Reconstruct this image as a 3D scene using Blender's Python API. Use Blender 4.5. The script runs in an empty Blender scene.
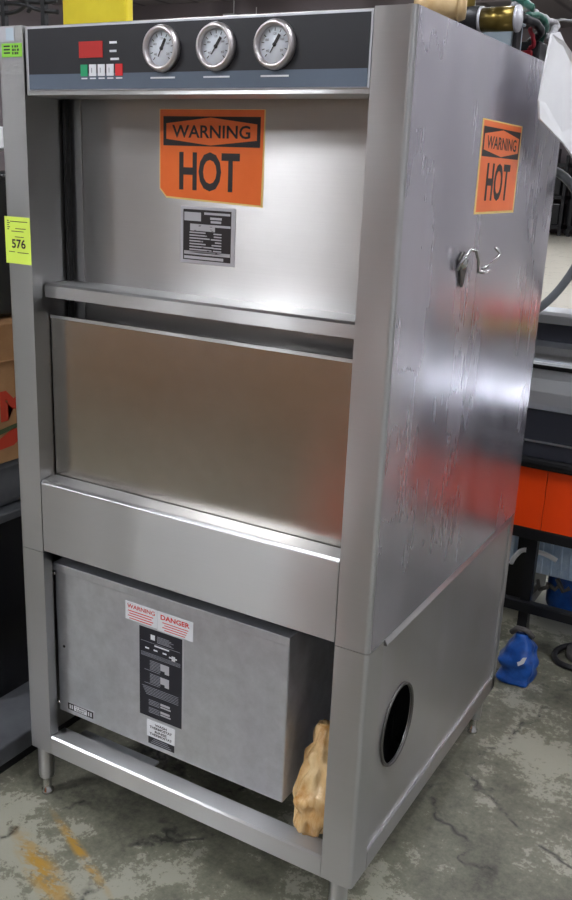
import bpy, math, random
from mathutils import Vector, Matrix, Euler, noise
random.seed(7)
C = bpy.context.scene.collection
PI = math.pi
# ------------------------------------------------------------------ camera
CAM = Vector((1.5907, -1.4906, 1.6313))
FPX = 910.67
cd = bpy.data.cameras.new('camera'); cam = bpy.data.objects.new('camera', cd); C.objects.link(cam)
cam.location = CAM
cam.rotation_euler = (math.radians(73.067), math.radians(-2.325), math.radians(30.325))
cd.sensor_fit = 'VERTICAL'; cd.sensor_height = 24.0; cd.lens = 24.0 * FPX / 900.0
cd.clip_end = 200
bpy.context.scene.camera = cam
vs = bpy.context.scene.view_settings
vs.view_transform = 'Standard'; vs.look = 'None'; vs.gamma = 1; vs.exposure = 1.2; vs.use_curve_mapping = False

# ------------------------------------------------------------------ materials
def lin(c):
    r = []
    for v in c:
        v /= 255.0
        r.append(v / 12.92 if v <= 0.04045 else ((v + 0.055) / 1.055) ** 2.4)
    return (r[0], r[1], r[2], 1)
def new(name):
    m = bpy.data.materials.new(name); m.use_nodes = True
    nt = m.node_tree; return m, nt, nt.nodes['Principled BSDF']
def N(nt, t, **k):
    n = nt.nodes.new(t)
    for a, b in k.items():
        if a.startswith('i_'): n.inputs[a[2:].replace('_', ' ')].default_value = b
        else: setattr(n, a, b)
    return n
def plain(name, col, rough=.5, metal=0, **k):
    m, nt, p = new(name)
    p.inputs['Base Color'].default_value = lin(col); p.inputs['Roughness'].default_value = rough
    p.inputs['Metallic'].default_value = metal
    for a, b in k.items(): p.inputs[a.replace('_', ' ')].default_value = b
    return m
def ramp(nt, fac, stops):
    r = N(nt, 'ShaderNodeValToRGB'); e = r.color_ramp.elements
    while len(e) < len(stops): e.new(.5)
    for q, (pos, col) in zip(e, stops): q.position = pos; q.color = col
    nt.links.new(fac, r.inputs[0]); return r
def noise_at(nt, coord, scale, detail=4, rough=.5, sc=(1, 1, 1), loc=(0, 0, 0)):
    mp = N(nt, 'ShaderNodeMapping'); mp.inputs['Scale'].default_value = sc; mp.inputs['Location'].default_value = loc
    nt.links.new(coord, mp.inputs['Vector'])
    n = N(nt, 'ShaderNodeTexNoise'); n.inputs['Scale'].default_value = scale
    n.inputs['Detail'].default_value = detail; n.inputs['Roughness'].default_value = rough
    nt.links.new(mp.outputs[0], n.inputs['Vector']); return n
def steel(name, base=(186, 184, 180), r0=.2, r1=.34, aniso=.6, wav=.012, drip=0, mott=.0, metal=1.0, grain=(5, 5, 700)):
    """brushed stainless: fine horizontal grain, slow sheet waviness, optional dried water runs"""
    m, nt, p = new(name)
    g = N(nt, 'ShaderNodeNewGeometry'); co = g.outputs['Position']
    fine = noise_at(nt, co, 1, 3, .6, grain)
    big = noise_at(nt, co, 2.6, 3, .55)
    mix = N(nt, 'ShaderNodeMath', operation='MULTIPLY_ADD'); nt.links.new(fine.outputs[0], mix.inputs[0])
    mix.inputs[1].default_value = .45; nt.links.new(big.outputs[0], mix.inputs[2])
    rr = N(nt, 'ShaderNodeMapRange'); rr.inputs[1].default_value = .4; rr.inputs[2].default_value = 1.05
    rr.inputs[3].default_value = r0; rr.inputs[4].default_value = r1
    nt.links.new(mix.outputs[0], rr.inputs[0])
    b = lin(base); d = tuple(v * (.96 if drip else .9) for v in b[:3]) + (1,)
    cr = ramp(nt, mix.outputs[0], [(.45, d), (.95, b)])
    col = cr.outputs[0]; rough = rr.outputs[0]
    if drip:
        run = noise_at(nt, co, 1, 3, .5, (9, 9, .7), (3, 1, .2))
        blot = noise_at(nt, co, 3.4, 4, .6, (1, 1, 1), (5, 2, 1))
        mm = N(nt, 'ShaderNodeMath', operation='MULTIPLY'); nt.links.new(run.outputs[0], mm.inputs[0]); nt.links.new(blot.outputs[0], mm.inputs[1])
        dr = ramp(nt, mm.outputs[0], [(.10, (0, 0, 0, 1)), (.46, (1, 1, 1, 1))]); dr.color_ramp.interpolation = 'EASE'
        mc = N(nt, 'ShaderNodeMix', data_type='RGBA'); nt.links.new(dr.outputs[0], mc.inputs[0])
        nt.links.new(col, mc.inputs[6]); mc.inputs[7].default_value = lin((190, 188, 196))
        mc2 = N(nt, 'ShaderNodeMix', data_type='RGBA'); mc2.inputs[0].default_value = drip
        nt.links.new(col, mc2.inputs[6]); nt.links.new(mc.outputs[2], mc2.inputs[7]); col = mc2.outputs[2]
        ad = N(nt, 'ShaderNodeMath', operation='MULTIPLY_ADD'); nt.links.new(dr.outputs[0], ad.inputs[0]); ad.inputs[1].default_value = .06 * drip
        nt.links.new(rough, ad.inputs[2]); rough = ad.outputs[0]
        me = N(nt, 'ShaderNodeMapRange'); me.inputs[3].default_value = metal; me.inputs[4].default_value = metal - .25 * drip
        nt.links.new(dr.outputs[0], me.inputs[0]); nt.links.new(me.outputs[0], p.inputs['Metallic'])
    else: p.inputs['Metallic'].default_value = metal
    if mott:
        mo = noise_at(nt, co, 22, 5, .7)
        mr = ramp(nt, mo.outputs[0], [(.3, (1 - mott,) * 3 + (1,)), (.7, (1, 1, 1, 1))])
        mc = N(nt, 'ShaderNodeMix', data_type='RGBA', blend_type='MULTIPLY'); mc.inputs[0].default_value = 1
        nt.links.new(col, mc.inputs[6]); nt.links.new(mr.outputs[0], mc.inputs[7]); col = mc.outputs[2]
    nt.links.new(col, p.inputs['Base Color']); nt.links.new(rough, p.inputs['Roughness'])
    if aniso:
        p.inputs['Anisotropic'].default_value = aniso
        tn = N(nt, 'ShaderNodeTangent', direction_type='UV_MAP', uv_map='UVMap'); nt.links.new(tn.outputs[0], p.inputs['Tangent'])
    bw = noise_at(nt, co, 2.2, 2, .4, (1, 1, .55), (9, 4, 2))
    bu = N(nt, 'ShaderNodeBump'); bu.inputs['Strength'].default_value = 1; bu.inputs['Distance'].default_value = wav
    nt.links.new(bw.outputs[0], bu.inputs['Height'])
    b2 = N(nt, 'ShaderNodeBump'); b2.inputs['Strength'].default_value = 0 if drip else .015; b2.inputs['Distance'].default_value = .0006
    nt.links.new(fine.outputs[0], b2.inputs['Height']); nt.links.new(bu.outputs[0], b2.inputs['Normal'])
    nt.links.new((bu if drip else b2).outputs[0], p.inputs['Normal'])
    return m
def mottled(name, c1, c2, scale=8, rough=.6, metal=0, bump=.0, sc=(1, 1, 1), detail=5):
    m, nt, p = new(name); tc = N(nt, 'ShaderNodeTexCoord'); n = noise_at(nt, tc.outputs['Object'], scale, detail, .62, sc)
    r = ramp(nt, n.outputs[0], [(.3, lin(c1)), (.7, lin(c2))]); nt.links.new(r.outputs[0], p.inputs['Base Color'])
    p.inputs['Roughness'].default_value = rough; p.inputs['Metallic'].default_value = metal
    if bump:
        b = N(nt, 'ShaderNodeBump'); b.inputs['Distance'].default_value = bump; nt.links.new(n.outputs[0], b.inputs['Height']); nt.links.new(b.outputs[0], p.inputs['Normal'])
    return m
def emit(name, col, s):
    m, nt, p = new(name); p.inputs['Base Color'].default_value = lin(col)
    p.inputs['Emission Color'].default_value = lin(col); p.inputs['Emission Strength'].default_value = s; return m

M = {}
M['steel'] = steel('brushed_steel', (188, 188, 188), .31, .4, .95, .02)
M['door'] = steel('door_steel', (176, 174, 172), .29, .37, .97, .0025, mott=.03)
M['doorlow'] = steel('lower_door_steel', (180, 175, 168), .2, .27, .6, .006, mott=.08)
M['side'] = steel('side_steel', (176, 173, 182), .2, .3, .45, .018, drip=.6, metal=.88, grain=(30, 30, 1.2))
M['low_side'] = steel('lower_side_steel', (184, 183, 184), .28, .4, .4, .008, drip=.5)
M['galv'] = steel('galvanised_sheet', (212, 215, 220), .36, .5, 0, .003, drip=.7, mott=.2, metal=.8, grain=(30, 30, 30))
M['dullsteel'] = plain('dull_inner_steel', (100, 98, 96), .5, .8)
M['dark'] = plain('black_recess', (22, 21, 22), .6)
M['panel_black'] = mottled('black_control_panel', (22, 22, 27), (28, 28, 34), 5, .4)
M['panel_blue'] = mottled('slate_blue_stripe', (84, 96, 112), (92, 104, 120), 5, .4)
M['white'] = plain('white_print', (226, 228, 232), .45)
M['ink'] = plain('black_ink', (34, 28, 30), .5)
M['orange'] = mottled('orange_sticker', (236, 108, 40), (244, 118, 52), 12, .32)
M['pale_orange'] = plain('sticker_edge', (238, 206, 130), .4)
M['lime'] = plain('lime_tag', (222, 246, 96), .5)
M['green'] = plain('green_tag', (142, 214, 62), .45)
M['red'] = plain('red_display', (186, 30, 24), .4)
M['redbtn'] = plain('red_button', (214, 36, 40), .4)
M['greenbtn'] = plain('green_button', (30, 160, 106), .4)
M['redtext'] = plain('red_print', (214, 70, 66), .5)
M['bezel'] = plain('gauge_bezel', (196, 190, 190), .36, .9)
M['dial'] = plain('dial_face', (222, 228, 236), .35)
M['plate_silver'] = plain('silver_label', (196, 196, 202), .38, .5)
M['navy'] = plain('dark_label', (30, 30, 40), .35)
M['greyprint'] = plain('grey_print', (150, 152, 160), .5)
M['brass'] = mottled('tarnished_brass', (92, 78, 34), (140, 120, 62), 14, .28, .8)
M['tan_tape'] = mottled('tan_tape', (196, 160, 110), (222, 196, 150), 18, .6, 0, .002)
M['wire_grey'] = mottled('braided_wire', (120, 116, 118), (200, 200, 204), 60, .45, .3)
M['black_rubber'] = plain('black_rubber', (24, 24, 28), .45)
M['green_wire'] = plain('green_wire', (40, 92, 78), .45)
M['red_wire'] = plain('red_wire', (160, 30, 44), .45)
M['paleblue'] = plain('pale_blue_box', (186, 202, 214), .4)
M['whitesheet'] = mottled('white_sheet', (232, 232, 236), (244, 244, 246), 3, .5)
M['hose'] = plain('grey_hose', (110, 114, 120), .38)
M['bag'] = mottled('amber_wrap', (178, 124, 54), (244, 218, 168), 20, .25, 0, .012, (1, 1, .3))
M['chrome'] = plain('chrome', (190, 190, 188), .18, 1)
M['blackmetal'] = plain('black_metal', (20, 20, 23), .4, .2)
M['cabinet'] = plain('cabinet_black', (16, 16, 20), .25)
M['platgrey'] = mottled('mottled_grey_board', (66, 68, 72), (104, 106, 110), 4, .42)  # grey with random mottling
M['orangepanel'] = mottled('orange_enamel', (236, 66, 12), (246, 76, 18), 3, .3)
M['equip'] = steel('equipment_steel', (232, 235, 240), .28, .36, .4, .006)
M['glassdark'] = plain('dark_glass', (74, 76, 86), .2, .5)
M['yellow'] = mottled('yellow_paint', (228, 206, 26), (240, 220, 40), 3, .45)
M['lampcase'] = plain('lamp_housing', (220, 220, 220), .5)
M['tube'] = emit('lamp_tube', (246, 249, 255), 30)
M['bluejug'] = mottled('scuffed_blue_plastic', (8, 44, 104), (24, 92, 184), 14, .4, 0, .004)
M['film'] = mottled('pale_blue_film', (170, 196, 224), (226, 238, 248), 9, .3, 0, .01)
M['greyplastic'] = mottled('grey_cloth', (60, 58, 58), (96, 92, 90), 10, .7, 0, .01)

def carton():
    m, nt, p = new('cardboard'); tc = N(nt, 'ShaderNodeTexCoord'); n = noise_at(nt, tc.outputs['Object'], 6, 5, .6)
    r = ramp(nt, n.outputs[0], [(.3, lin((164, 118, 74))), (.7, lin((196, 150, 104)))]); nt.links.new(r.outputs[0], p.inputs['Base Color'])
    p.inputs['Roughness'].default_value = .75; return m
M['carton'] = carton(); M['cartonred'] = plain('carton_red_print', (208, 62, 34), .7); M['cartongreen'] = plain('carton_green_print', (70, 84, 48), .7)
M['wood'] = mottled('pallet_wood', (120, 92, 62), (168, 136, 98), 6, .8, 0, 0, (1, 8, 8))

def floor_mat():
    m, nt, p = new('worn_concrete'); g = N(nt, 'ShaderNodeNewGeometry'); co = g.outputs['Position']
    n1 = noise_at(nt, co, 1.7, 8, .66); n2 = noise_at(nt, co, 9, 8, .7, (1, 1, 1), (4, 7, 0)); n3 = noise_at(nt, co, 60, 6, .8)
    a = N(nt, 'ShaderNodeMath', operation='MULTIPLY_ADD'); nt.links.new(n2.outputs[0], a.inputs[0]); a.inputs[1].default_value = .5; nt.links.new(n1.outputs[0], a.inputs[2])
    b = N(nt, 'ShaderNodeMath', operation='MULTIPLY_ADD'); nt.links.new(n3.outputs[0], b.inputs[0]); b.inputs[1].default_value = .4; nt.links.new(a.outputs[0], b.inputs[2])
    r = ramp(nt, b.outputs[0], [(.72, lin((46, 46, 40))), (.86, lin((90, 89, 77))), (1.02, lin((116, 115, 100))), (1.14, lin((146, 144, 130)))])
    col = r.outputs[0]
    # far part of the hall has a pale sealed floor
    sp = N(nt, 'ShaderNodeSeparateXYZ'); nt.links.new(co, sp.inputs[0])
    fr = N(nt, 'ShaderNodeMapRange'); fr.inputs[1].default_value = 3; fr.inputs[2].default_value = 5; nt.links.new(sp.outputs[1], fr.inputs[0])
    mf = N(nt, 'ShaderNodeMix', data_type='RGBA'); nt.links.new(fr.outputs[0], mf.inputs[0]); nt.links.new(col, mf.inputs[6]); mf.inputs[7].default_value = lin((196, 190, 176)); col = mf.outputs[2]
    # cracks: thin dark lines where a warped cell border runs
    w = noise_at(nt, co, 3, 4, .6); add = N(nt, 'ShaderNodeMix', data_type='RGBA', blend_type='ADD'); add.inputs[0].default_value = .35
    nt.links.new(co, add.inputs[6]); nt.links.new(w.outputs['Color'], add.inputs[7])
    v = N(nt, 'ShaderNodeTexVoronoi', feature='DISTANCE_TO_EDGE'); v.inputs['Scale'].default_value = .9; nt.links.new(add.outputs[2], v.inputs['Vector'])
    cr = ramp(nt, v.outputs['Distance'], [(.0, (1, 1, 1, 1)), (.012, (0, 0, 0, 1))])
    br = ramp(nt, n2.outputs[0], [(.47, (0, 0, 0, 1)), (.56, (1, 1, 1, 1))])
    cm = N(nt, 'ShaderNodeMath', operation='MULTIPLY'); nt.links.new(cr.outputs[0], cm.inputs[0]); nt.links.new(br.outputs[0], cm.inputs[1])
    mx = N(nt, 'ShaderNodeMix', data_type='RGBA'); nt.links.new(cm.outputs[0], mx.inputs[0]); nt.links.new(col, mx.inputs[6]); mx.inputs[7].default_value = lin((42, 42, 38)); col = mx.outputs[2]
    # scraped ochre paint left of the machine's front
    def blob(cx, cy, rx, ry, ang):
        mp = N(nt, 'ShaderNodeMapping', vector_type='TEXTURE'); mp.inputs['Location'].default_value = (cx, cy, 0)
        mp.inputs['Rotation'].default_value = (0, 0, ang); mp.inputs['Scale'].default_value = (rx, ry, 1)
        nt.links.new(co, mp.inputs[0]); l = N(nt, 'ShaderNodeVectorMath', operation='LENGTH'); nt.links.new(mp.outputs[0], l.inputs[0])
        s = N(nt, 'ShaderNodeMapRange'); s.inputs[1].default_value = 1; s.inputs[2].default_value = .3; nt.links.new(l.outputs['Value'], s.inputs[0]); return s.outputs[0]
    b1 = blob(.235, -.20, .20, .045, -.42); b2 = blob(.26, -.10, .20, .018, -.42)
    bb = N(nt, 'ShaderNodeMath', operation='MAXIMUM'); nt.links.new(b1, bb.inputs[0]); nt.links.new(b2, bb.inputs[1])
    n4 = noise_at(nt, co, 30, 6, .75, (.5, 1.2, 1)); pr = ramp(nt, n4.outputs[0], [(.42, (0, 0, 0, 1)), (.54, (1, 1, 1, 1))])
    pm = N(nt, 'ShaderNodeMath', operation='MULTIPLY'); nt.links.new(bb.outputs[0], pm.inputs[0]); nt.links.new(pr.outputs[0], pm.inputs[1])
    mp = N(nt, 'ShaderNodeMix', data_type='RGBA'); nt.links.new(pm.outputs[0], mp.inputs[0]); nt.links.new(col, mp.inputs[6]); mp.inputs[7].default_value = lin((158, 122, 48)); col = mp.outputs[2]
    nt.links.new(col, p.inputs['Base Color'])
    rg = N(nt, 'ShaderNodeMapRange'); rg.inputs[3].default_value = .62; rg.inputs[4].default_value = .36; nt.links.new(n1.outputs[0], rg.inputs[0]); nt.links.new(rg.outputs[0], p.inputs['Roughness'])
    bu = N(nt, 'ShaderNodeBump'); bu.inputs['Distance'].default_value = .003; bu.inputs['Strength'].default_value = .6
    nt.links.new(b.outputs[0], bu.inputs['Height']); nt.links.new(bu.outputs[0], p.inputs['Normal'])
    return m
M['floor'] = floor_mat()
def ribbed(name, c1, c2, period, axis):
    m, nt, p = new(name); g = N(nt, 'ShaderNodeNewGeometry'); w = N(nt, 'ShaderNodeTexWave', bands_direction=axis); w.inputs['Scale'].default_value = period
    nt.links.new(g.outputs['Position'], w.inputs[0]); r = ramp(nt, w.outputs[0], [(.0, lin(c1)), (.12, lin(c2))]); nt.links.new(r.outputs[0], p.inputs['Base Color']); p.inputs['Roughness'].default_value = .8; return m
M['wall'] = ribbed('wall_paint', (96, 88, 90), (122, 113, 116), .06, 'X')
M['wallpale'] = ribbed('pale_wall_paint', (150, 148, 150), (176, 174, 178), .06, 'Y')
M['ceil'] = ribbed('roof_deck', (70, 66, 68), (108, 102, 104), .3, 'X')

# ------------------------------------------------------------------ mesh builder
class MB:
    def __init__(s): s.v = []; s.f = []; s.m = []; s.sm = []; s.mats = []
    def mi(s, m):
        m = M[m] if isinstance(m, str) else m
        if m not in s.mats: s.mats.append(m)
        return s.mats.index(m)
    def add(s, vs, fs, m, smooth=False):
        o = len(s.v); k = s.mi(m); s.v += [tuple(p) for p in vs]
        for f in fs: s.f.append([o + i for i in f]); s.m.append(k); s.sm.append(smooth)
    def box(s, x0, x1, y0, y1, z0, z1, m, mat=None):
        vs = [Vector((x, y, z)) for z in (z0, z1) for y in (y0, y1) for x in (x0, x1)]
        if mat is not None: vs = [mat @ v for v in vs]
        s.add(vs, [(0, 2, 3, 1), (4, 5, 7, 6), (0, 1, 5, 4), (2, 6, 7, 3), (0, 4, 6, 2), (1, 3, 7, 5)], m)
    def prism(s, pts, axis, a, b, m, smooth=False):
        """extrude a closed 2-D outline along axis from a to b; outline coords are the other two axes in xyz order"""
        n = len(pts)
        def P(u, v, w): return {'x': (w, u, v), 'y': (u, w, v), 'z': (u, v, w)}[axis]
        vs = [P(u, v, a) for u, v in pts] + [P(u, v, b) for u, v in pts]
        ar = sum(pts[i][0] * pts[(i + 1) % n][1] - pts[(i + 1) % n][0] * pts[i][1] for i in range(n))
        flip = (ar > 0) != (b > a)
        if axis == 'y': flip = not flip
        sides = [(i, (i + 1) % n, n + (i + 1) % n, n + i) for i in range(n)]
        caps = [tuple(reversed(range(n))), tuple(range(n, 2 * n))]
        if flip: sides = [tuple(reversed(f)) for f in sides]; caps = [tuple(reversed(f)) for f in caps]
        s.add(vs, sides, m, smooth); o = len(s.v) - 2 * n
        for c in caps: s.f.append([o + i for i in c]); s.m.append(s.mi(m)); s.sm.append(False)
    def tube(s, pts, r, m, seg=10, caps=True):
        pts = [Vector(p) for p in pts]; n = len(pts); rs = r if isinstance(r, (list, tuple)) else [r] * n
        vs = []; prev = None
        for i, p in enumerate(pts):
            t = (pts[min(i + 1, n - 1)] - pts[max(i - 1, 0)]).normalized()
            if prev is None:
                a = Vector((0, 0, 1)) if abs(t.z) < .9 else Vector((1, 0, 0)); u = t.cross(a).normalized()
            else: u = (prev - t * prev.dot(t)).normalized()
            prev = u; w = t.cross(u)
            for k in range(seg):
                q = 2 * PI * k / seg; vs.append(p + (u * math.cos(q) + w * math.sin(q)) * rs[i])
        fs = [(i * seg + k, i * seg + (k + 1) % seg, (i + 1) * seg + (k + 1) % seg, (i + 1) * seg + k) for i in range(n - 1) for k in range(seg)]
        if caps: fs += [tuple(reversed(range(seg))), tuple(range((n - 1) * seg, n * seg))]
        s.add(vs, fs, m, True)
    def lathe(s, prof, m, center, axis='z', seg=28, smooth=True):
        """prof = (radius, height) along axis"""
        vs = []
        for r, h in prof:
            for k in range(seg):
                a = 2 * PI * k / seg; c, d = r * math.cos(a), r * math.sin(a)
                o = {'z': (c, d, h), 'y': (c, h, d), 'x': (h, c, d)}[axis]; vs.append(Vector(center) + Vector(o))
        n = len(prof); fs = [(i * seg + k, i * seg + (k + 1) % seg, (i + 1) * seg + (k + 1) % seg, (i + 1) * seg + k) for i in range(n - 1) for k in range(seg)]
        if axis == 'y': fs = [tuple(reversed(f)) for f in fs]
        s.add(vs, fs, m, smooth)
        if prof[0][0] > 1e-5: s.add(vs[:seg], [tuple(range(seg))], m)
        if prof[-1][0] > 1e-5: s.add(vs[-seg:], [tuple(range(seg))], m)
    # flat marks on a frame: fr(u, v, d) -> point
    def rect(s, fr, u0, u1, v0, v1, m, d=.0006, sk=0):
        """sk: how much the right end is lowered"""
        c = [(u0, v0), (u1, v0 - sk), (u1, v1 - sk), (u0, v1)]
        vs = [fr(u, v, 0) for u, v in c] + [fr(u, v, d) for u, v in c]
        s.add(vs, [(4, 5, 6, 7), (0, 1, 5, 4), (1, 2, 6, 5), (2, 3, 7, 6), (3, 0, 4, 7)], m)
    def poly(s, fr, pts, m, d=.0008):
        s.add([fr(u, v, d) for u, v in pts], [tuple(range(len(pts)))], m)
    def text(s, body, fr, u0, u1, v0, v1, m, d=.0012, bold=.0, sk=0):
        vs, fs = textmesh(body, bold)
        xs = [v[0] for v in vs]; ys = [v[1] for v in vs]; a, b, c, e = min(xs), max(xs), min(ys), max(ys)
        s.add([fr(u0 + (x - a) / (b - a) * (u1 - u0), v0 + (y - c) / (e - c) * (v1 - v0) - sk * (x - a) / (b - a), d) for x, y in vs], fs, m)
    def build(s, name, parent=None, bevel=0, seg=2, label=None, smooth_angle=None):
        me = bpy.data.meshes.new(name); me.from_pydata(s.v, [], s.f); me.update()
        for m in s.mats: me.materials.append(m)
        me.polygons.foreach_set('material_index', s.m); me.polygons.foreach_set('use_smooth', s.sm)
        uv = me.uv_layers.new(name='UVMap')
        for p in me.polygons:
            n = p.normal
            for li in p.loop_indices:
                c = me.vertices[me.loops[li].vertex_index].co
                if abs(n.z) > .8: uv.data[li].uv = (c.y, c.x)
                else: uv.data[li].uv = (c.z, c.x - c.y if abs(n.y) > abs(n.x) else c.y)
        o = bpy.data.objects.new(name, me); C.objects.link(o)
        if parent: o.parent = parent
        if bevel:
            b = o.modifiers.new('bevel', 'BEVEL'); b.width = bevel; b.segments = seg; b.limit_method = 'ANGLE'; b.angle_limit = math.radians(40); b.harden_normals = False
        if label: o['label'] = label
        return o
_tc = {}
def textmesh(body, bold):
    k = (body, bold)
    if k not in _tc:
        cu = bpy.data.curves.new('t', 'FONT'); cu.body = body; cu.offset = bold; cu.resolution_u = 3
        o = bpy.data.objects.new('t', cu); C.objects.link(o); dg = bpy.context.evaluated_depsgraph_get()
        me = bpy.data.meshes.new_from_object(o.evaluated_get(dg))
        _tc[k] = ([(v.co.x, v.co.y) for v in me.vertices], [tuple(p.vertices) for p in me.polygons])
        bpy.data.objects.remove(o); bpy.data.curves.remove(cu); bpy.data.meshes.remove(me)
    return _tc[k]
def thing(name, label, cat, loc=(0, 0, 0), group=None):
    o = bpy.data.objects.new(name, None); C.objects.link(o); o.location = loc; o.empty_display_size = .1
    o['label'] = label; o['category'] = cat
    if group: o['group'] = group
    return o
def tag(o, label, cat, group=None):
    o['label'] = label; o['category'] = cat
    if group: o['group'] = group
    return o
def dup(root, loc, label=None, rot=None):
    r = root.copy(); C.objects.link(r); r.location = loc
    if label: r['label'] = label
    if rot is not None: r.rotation_euler = rot
    for ch in list(root.children):
        c = ch.copy(); C.objects.link(c); c.parent = r
        for g in list(ch.children):
            d = g.copy(); C.objects.link(d); d.parent = c
    return r
def struct(o): o['kind'] = 'structure'; return o
def arc(cx, cy, r, a0, a1, n=5): return [(cx + r * math.cos(math.radians(a0 + (a1 - a0) * i / n)), cy + r * math.sin(math.radians(a0 + (a1 - a0) * i / n))) for i in range(n + 1)]

# ------------------------------------------------------------------ hall
X0, X1, Y0, Y1, ZC = -20.0, 5.5, -11.0, 31.5, 6.6
b = MB(); b.box(X0, X1, Y0, Y1, -.1, 0, 'floor'); struct(b.build('floor'))
b = MB(); b.box(X0, X1, Y0, Y1, ZC, ZC + .1, 'ceil')
for k in range(12): b.box(X0, X1, Y0 + 2 + k * 3, Y0 + 2.25 + k * 3, ZC - .4, ZC, 'wall')
struct(b.build('ceiling'))
b = MB(); b.box(X0, X1, Y1, Y1 + .15, 0, ZC, 'wall'); struct(b.build('wall_back'))
b = MB(); b.box(X0, X1, Y0 - .15, Y0, 0, ZC, 'wallpale'); struct(b.build('wall_front'))
b = MB(); b.box(X0 - .15, X0, Y0, Y1, 0, ZC, 'wall'); struct(b.build('wall_left'))
b = MB(); b.box(X1, X1 + .15, Y0, Y1, 0, ZC, 'wallpale'); struct(b.build('wall_right'))

# ceiling lamps (unseen above the frame; the grid is added to light the hall)
lamp = thing('ceiling_lamp', 'unseen long white fluorescent ceiling fixture hanging over the hall', 'lamp', (0, 0, 0), 'ceiling lamps over the hall')
b = MB(); b.box(-.16, .16, -.9, .9, .03, .1, 'lampcase'); b.box(-.01, .01, -.6, -.58, .1, .5, 'lampcase'); b.box(-.01, .01, .58, .6, .1, .5, 'lampcase'); b.build('housing', lamp)
b = MB(); b.box(-.13, .13, -.86, .86, -.01, .03, 'tube'); b.build('lamp_tube', lamp)
spots = [(x, y) for x in (-14, -8.4, -3.4, .9, 4.0) for y in (-7.8, -1.6, 4.2, 10.5, 17, 22.5) if not (y == -1.6 and -5 < x < 2) and (x, y) != (-3.4, -7.8)]
lamp.location = (spots[0][0], spots[0][1], 5.7)
for x, y in spots[1:]: dup(lamp, (x, y, 5.7))
for x, y in ((-2.15, -3.9), (-2.65, -3.9), (-3.5, -5.9)): dup(lamp, (x, y, 4.7))
dup(lamp, (2.6, -.6, 5.7))  # extra unseen lamp added to brighten the counter and side sheet

# ------------------------------------------------------------------ the dishwasher
W, D, H, ZB, ZS = .951, .986, 1.90, .15, .722
PL, PR = .075, .876
dw = thing('dishwasher', 'tall stainless steel commercial dishwasher with hot warning stickers', 'dishwasher', (0, 0, 0))
YD = .125
def pf(x, z, y):   # a spot seen on the front plane, moved back to depth y along the line of sight
    k = (y - CAM.y) / (0 - CAM.y); return CAM.x - (CAM.x - x) * k, CAM.z - (CAM.z - z) * k
def front(y): return lambda u, v, d: Vector((u, y - d, v))
def sidef(x): return lambda u, v, d: Vector((x + d, u, v))

# upper shell halves: front post face and side sheet are one bent sheet
R_ = .010
pts = [(PR, 0)] + arc(W - R_, R_, R_, -90, 0) + [(W, D), (W - .004, D), (W - .004, .11), (PR, .11)]
b = MB(); b.prism(pts, 'z', ZS, H, 'side')
for i, f in enumerate(b.f):   # the faces towards the front are the cleaner brushed sheet
    ys = [b.v[j] for j in f]
    if max(p[1] for p in ys) < .112 and len(f) == 4: b.m[i] = b.mi('steel')
right_up = b.build('side_panel', dw)
pts = [(PL, 0), (PL, .108), (.004, .108), (.004, D), (0, D)] + arc(R_, R_, R_, 180, 270)
b = MB(); b.prism(pts, 'z', ZS, H, 'steel'); b.build('side_panel', dw)
# lower corner posts
def post(pts, y=0):
    b = MB(); b.prism(pts, 'z', ZB, ZS - .0015, 'steel'); return b.build('corner_post', dw)
post([(PR, 0)] + arc(W - R_, R_, R_, -90, 0) + [(W, .075), (W - .004, .075), (W - .004, .004), (PR + .004, .004), (PR + .004, .03), (PR, .03)])
post([(PL, 0), (PL, .028), (PL - .004, .028), (PL - .004, .004), (.004, .004), (.004, .075), (0, .075)] + arc(R_, R_, R_, 180, 270))
for x in (0, W - .03):
    b = MB(); b.box(x, x + .03, D - .03, D, ZB, ZS - .0015, 'low_side'); b.build('corner_post', dw, .001)

# header with the control panel
b = MB(); b.box(PL + .002, PR - .002, .004, .10, 1.765, H - .002, 'steel'); b.build('header', dw, .001)
cp = MB(); fr = front(.004)
cp.rect(fr, .086, PR - .002, 1.774, H - .004, 'plate_silver', .003); cp.build('trim', bpy.data.objects['header'])
cpm = MB(); fr2 = front(.001)
cpm.rect(fr2, .090, PR - .006, 1.805, H - .008, 'panel_black', .0015); cpm.rect(fr2, .090, PR - .006, 1.776, 1.805, 'panel_blue', .0015)
ctrl = cpm.build('control_panel', dw)
fr3 = front(-.0006)
b = MB(); b.rect(fr3, .230, .291, 1.834, 1.864, 'red', .0012); b.build('display', ctrl)
for i, (x, m) in enumerate(zip((.2335, .256, .2785, .301, .3235), ('greenbtn', 'white', 'white', 'white', 'redbtn'))):
    b = MB(); b.rect(fr3, x, x + .0175, 1.800, 1.8215, m, .0014)
    if m == 'white': b.rect(fr3, x + .006, x + .0075, 1.806, 1.815, 'greyprint', .0018)
    b.build('button', ctrl, label=('red button' if m == 'redbtn' else 'green button' if m == 'greenbtn' else 'white button'))
for x, w, z, h in [(.309, .018, 1.8585, .004), (.309, .017, 1.843, .004), (.311, .021, 1.8285, .004)] + [(x + .001, .0155, 1.7945, .0025) for x in (.2335, .256, .2785, .301, .3235)] + [(x - .029, .058, 1.7935, .003) for x in (.439, .563, .688)]:
    b = MB(); b.rect(fr3, x, x + w, z, z + h, 'white', .0008); b.build('printed_caption', ctrl)
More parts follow.
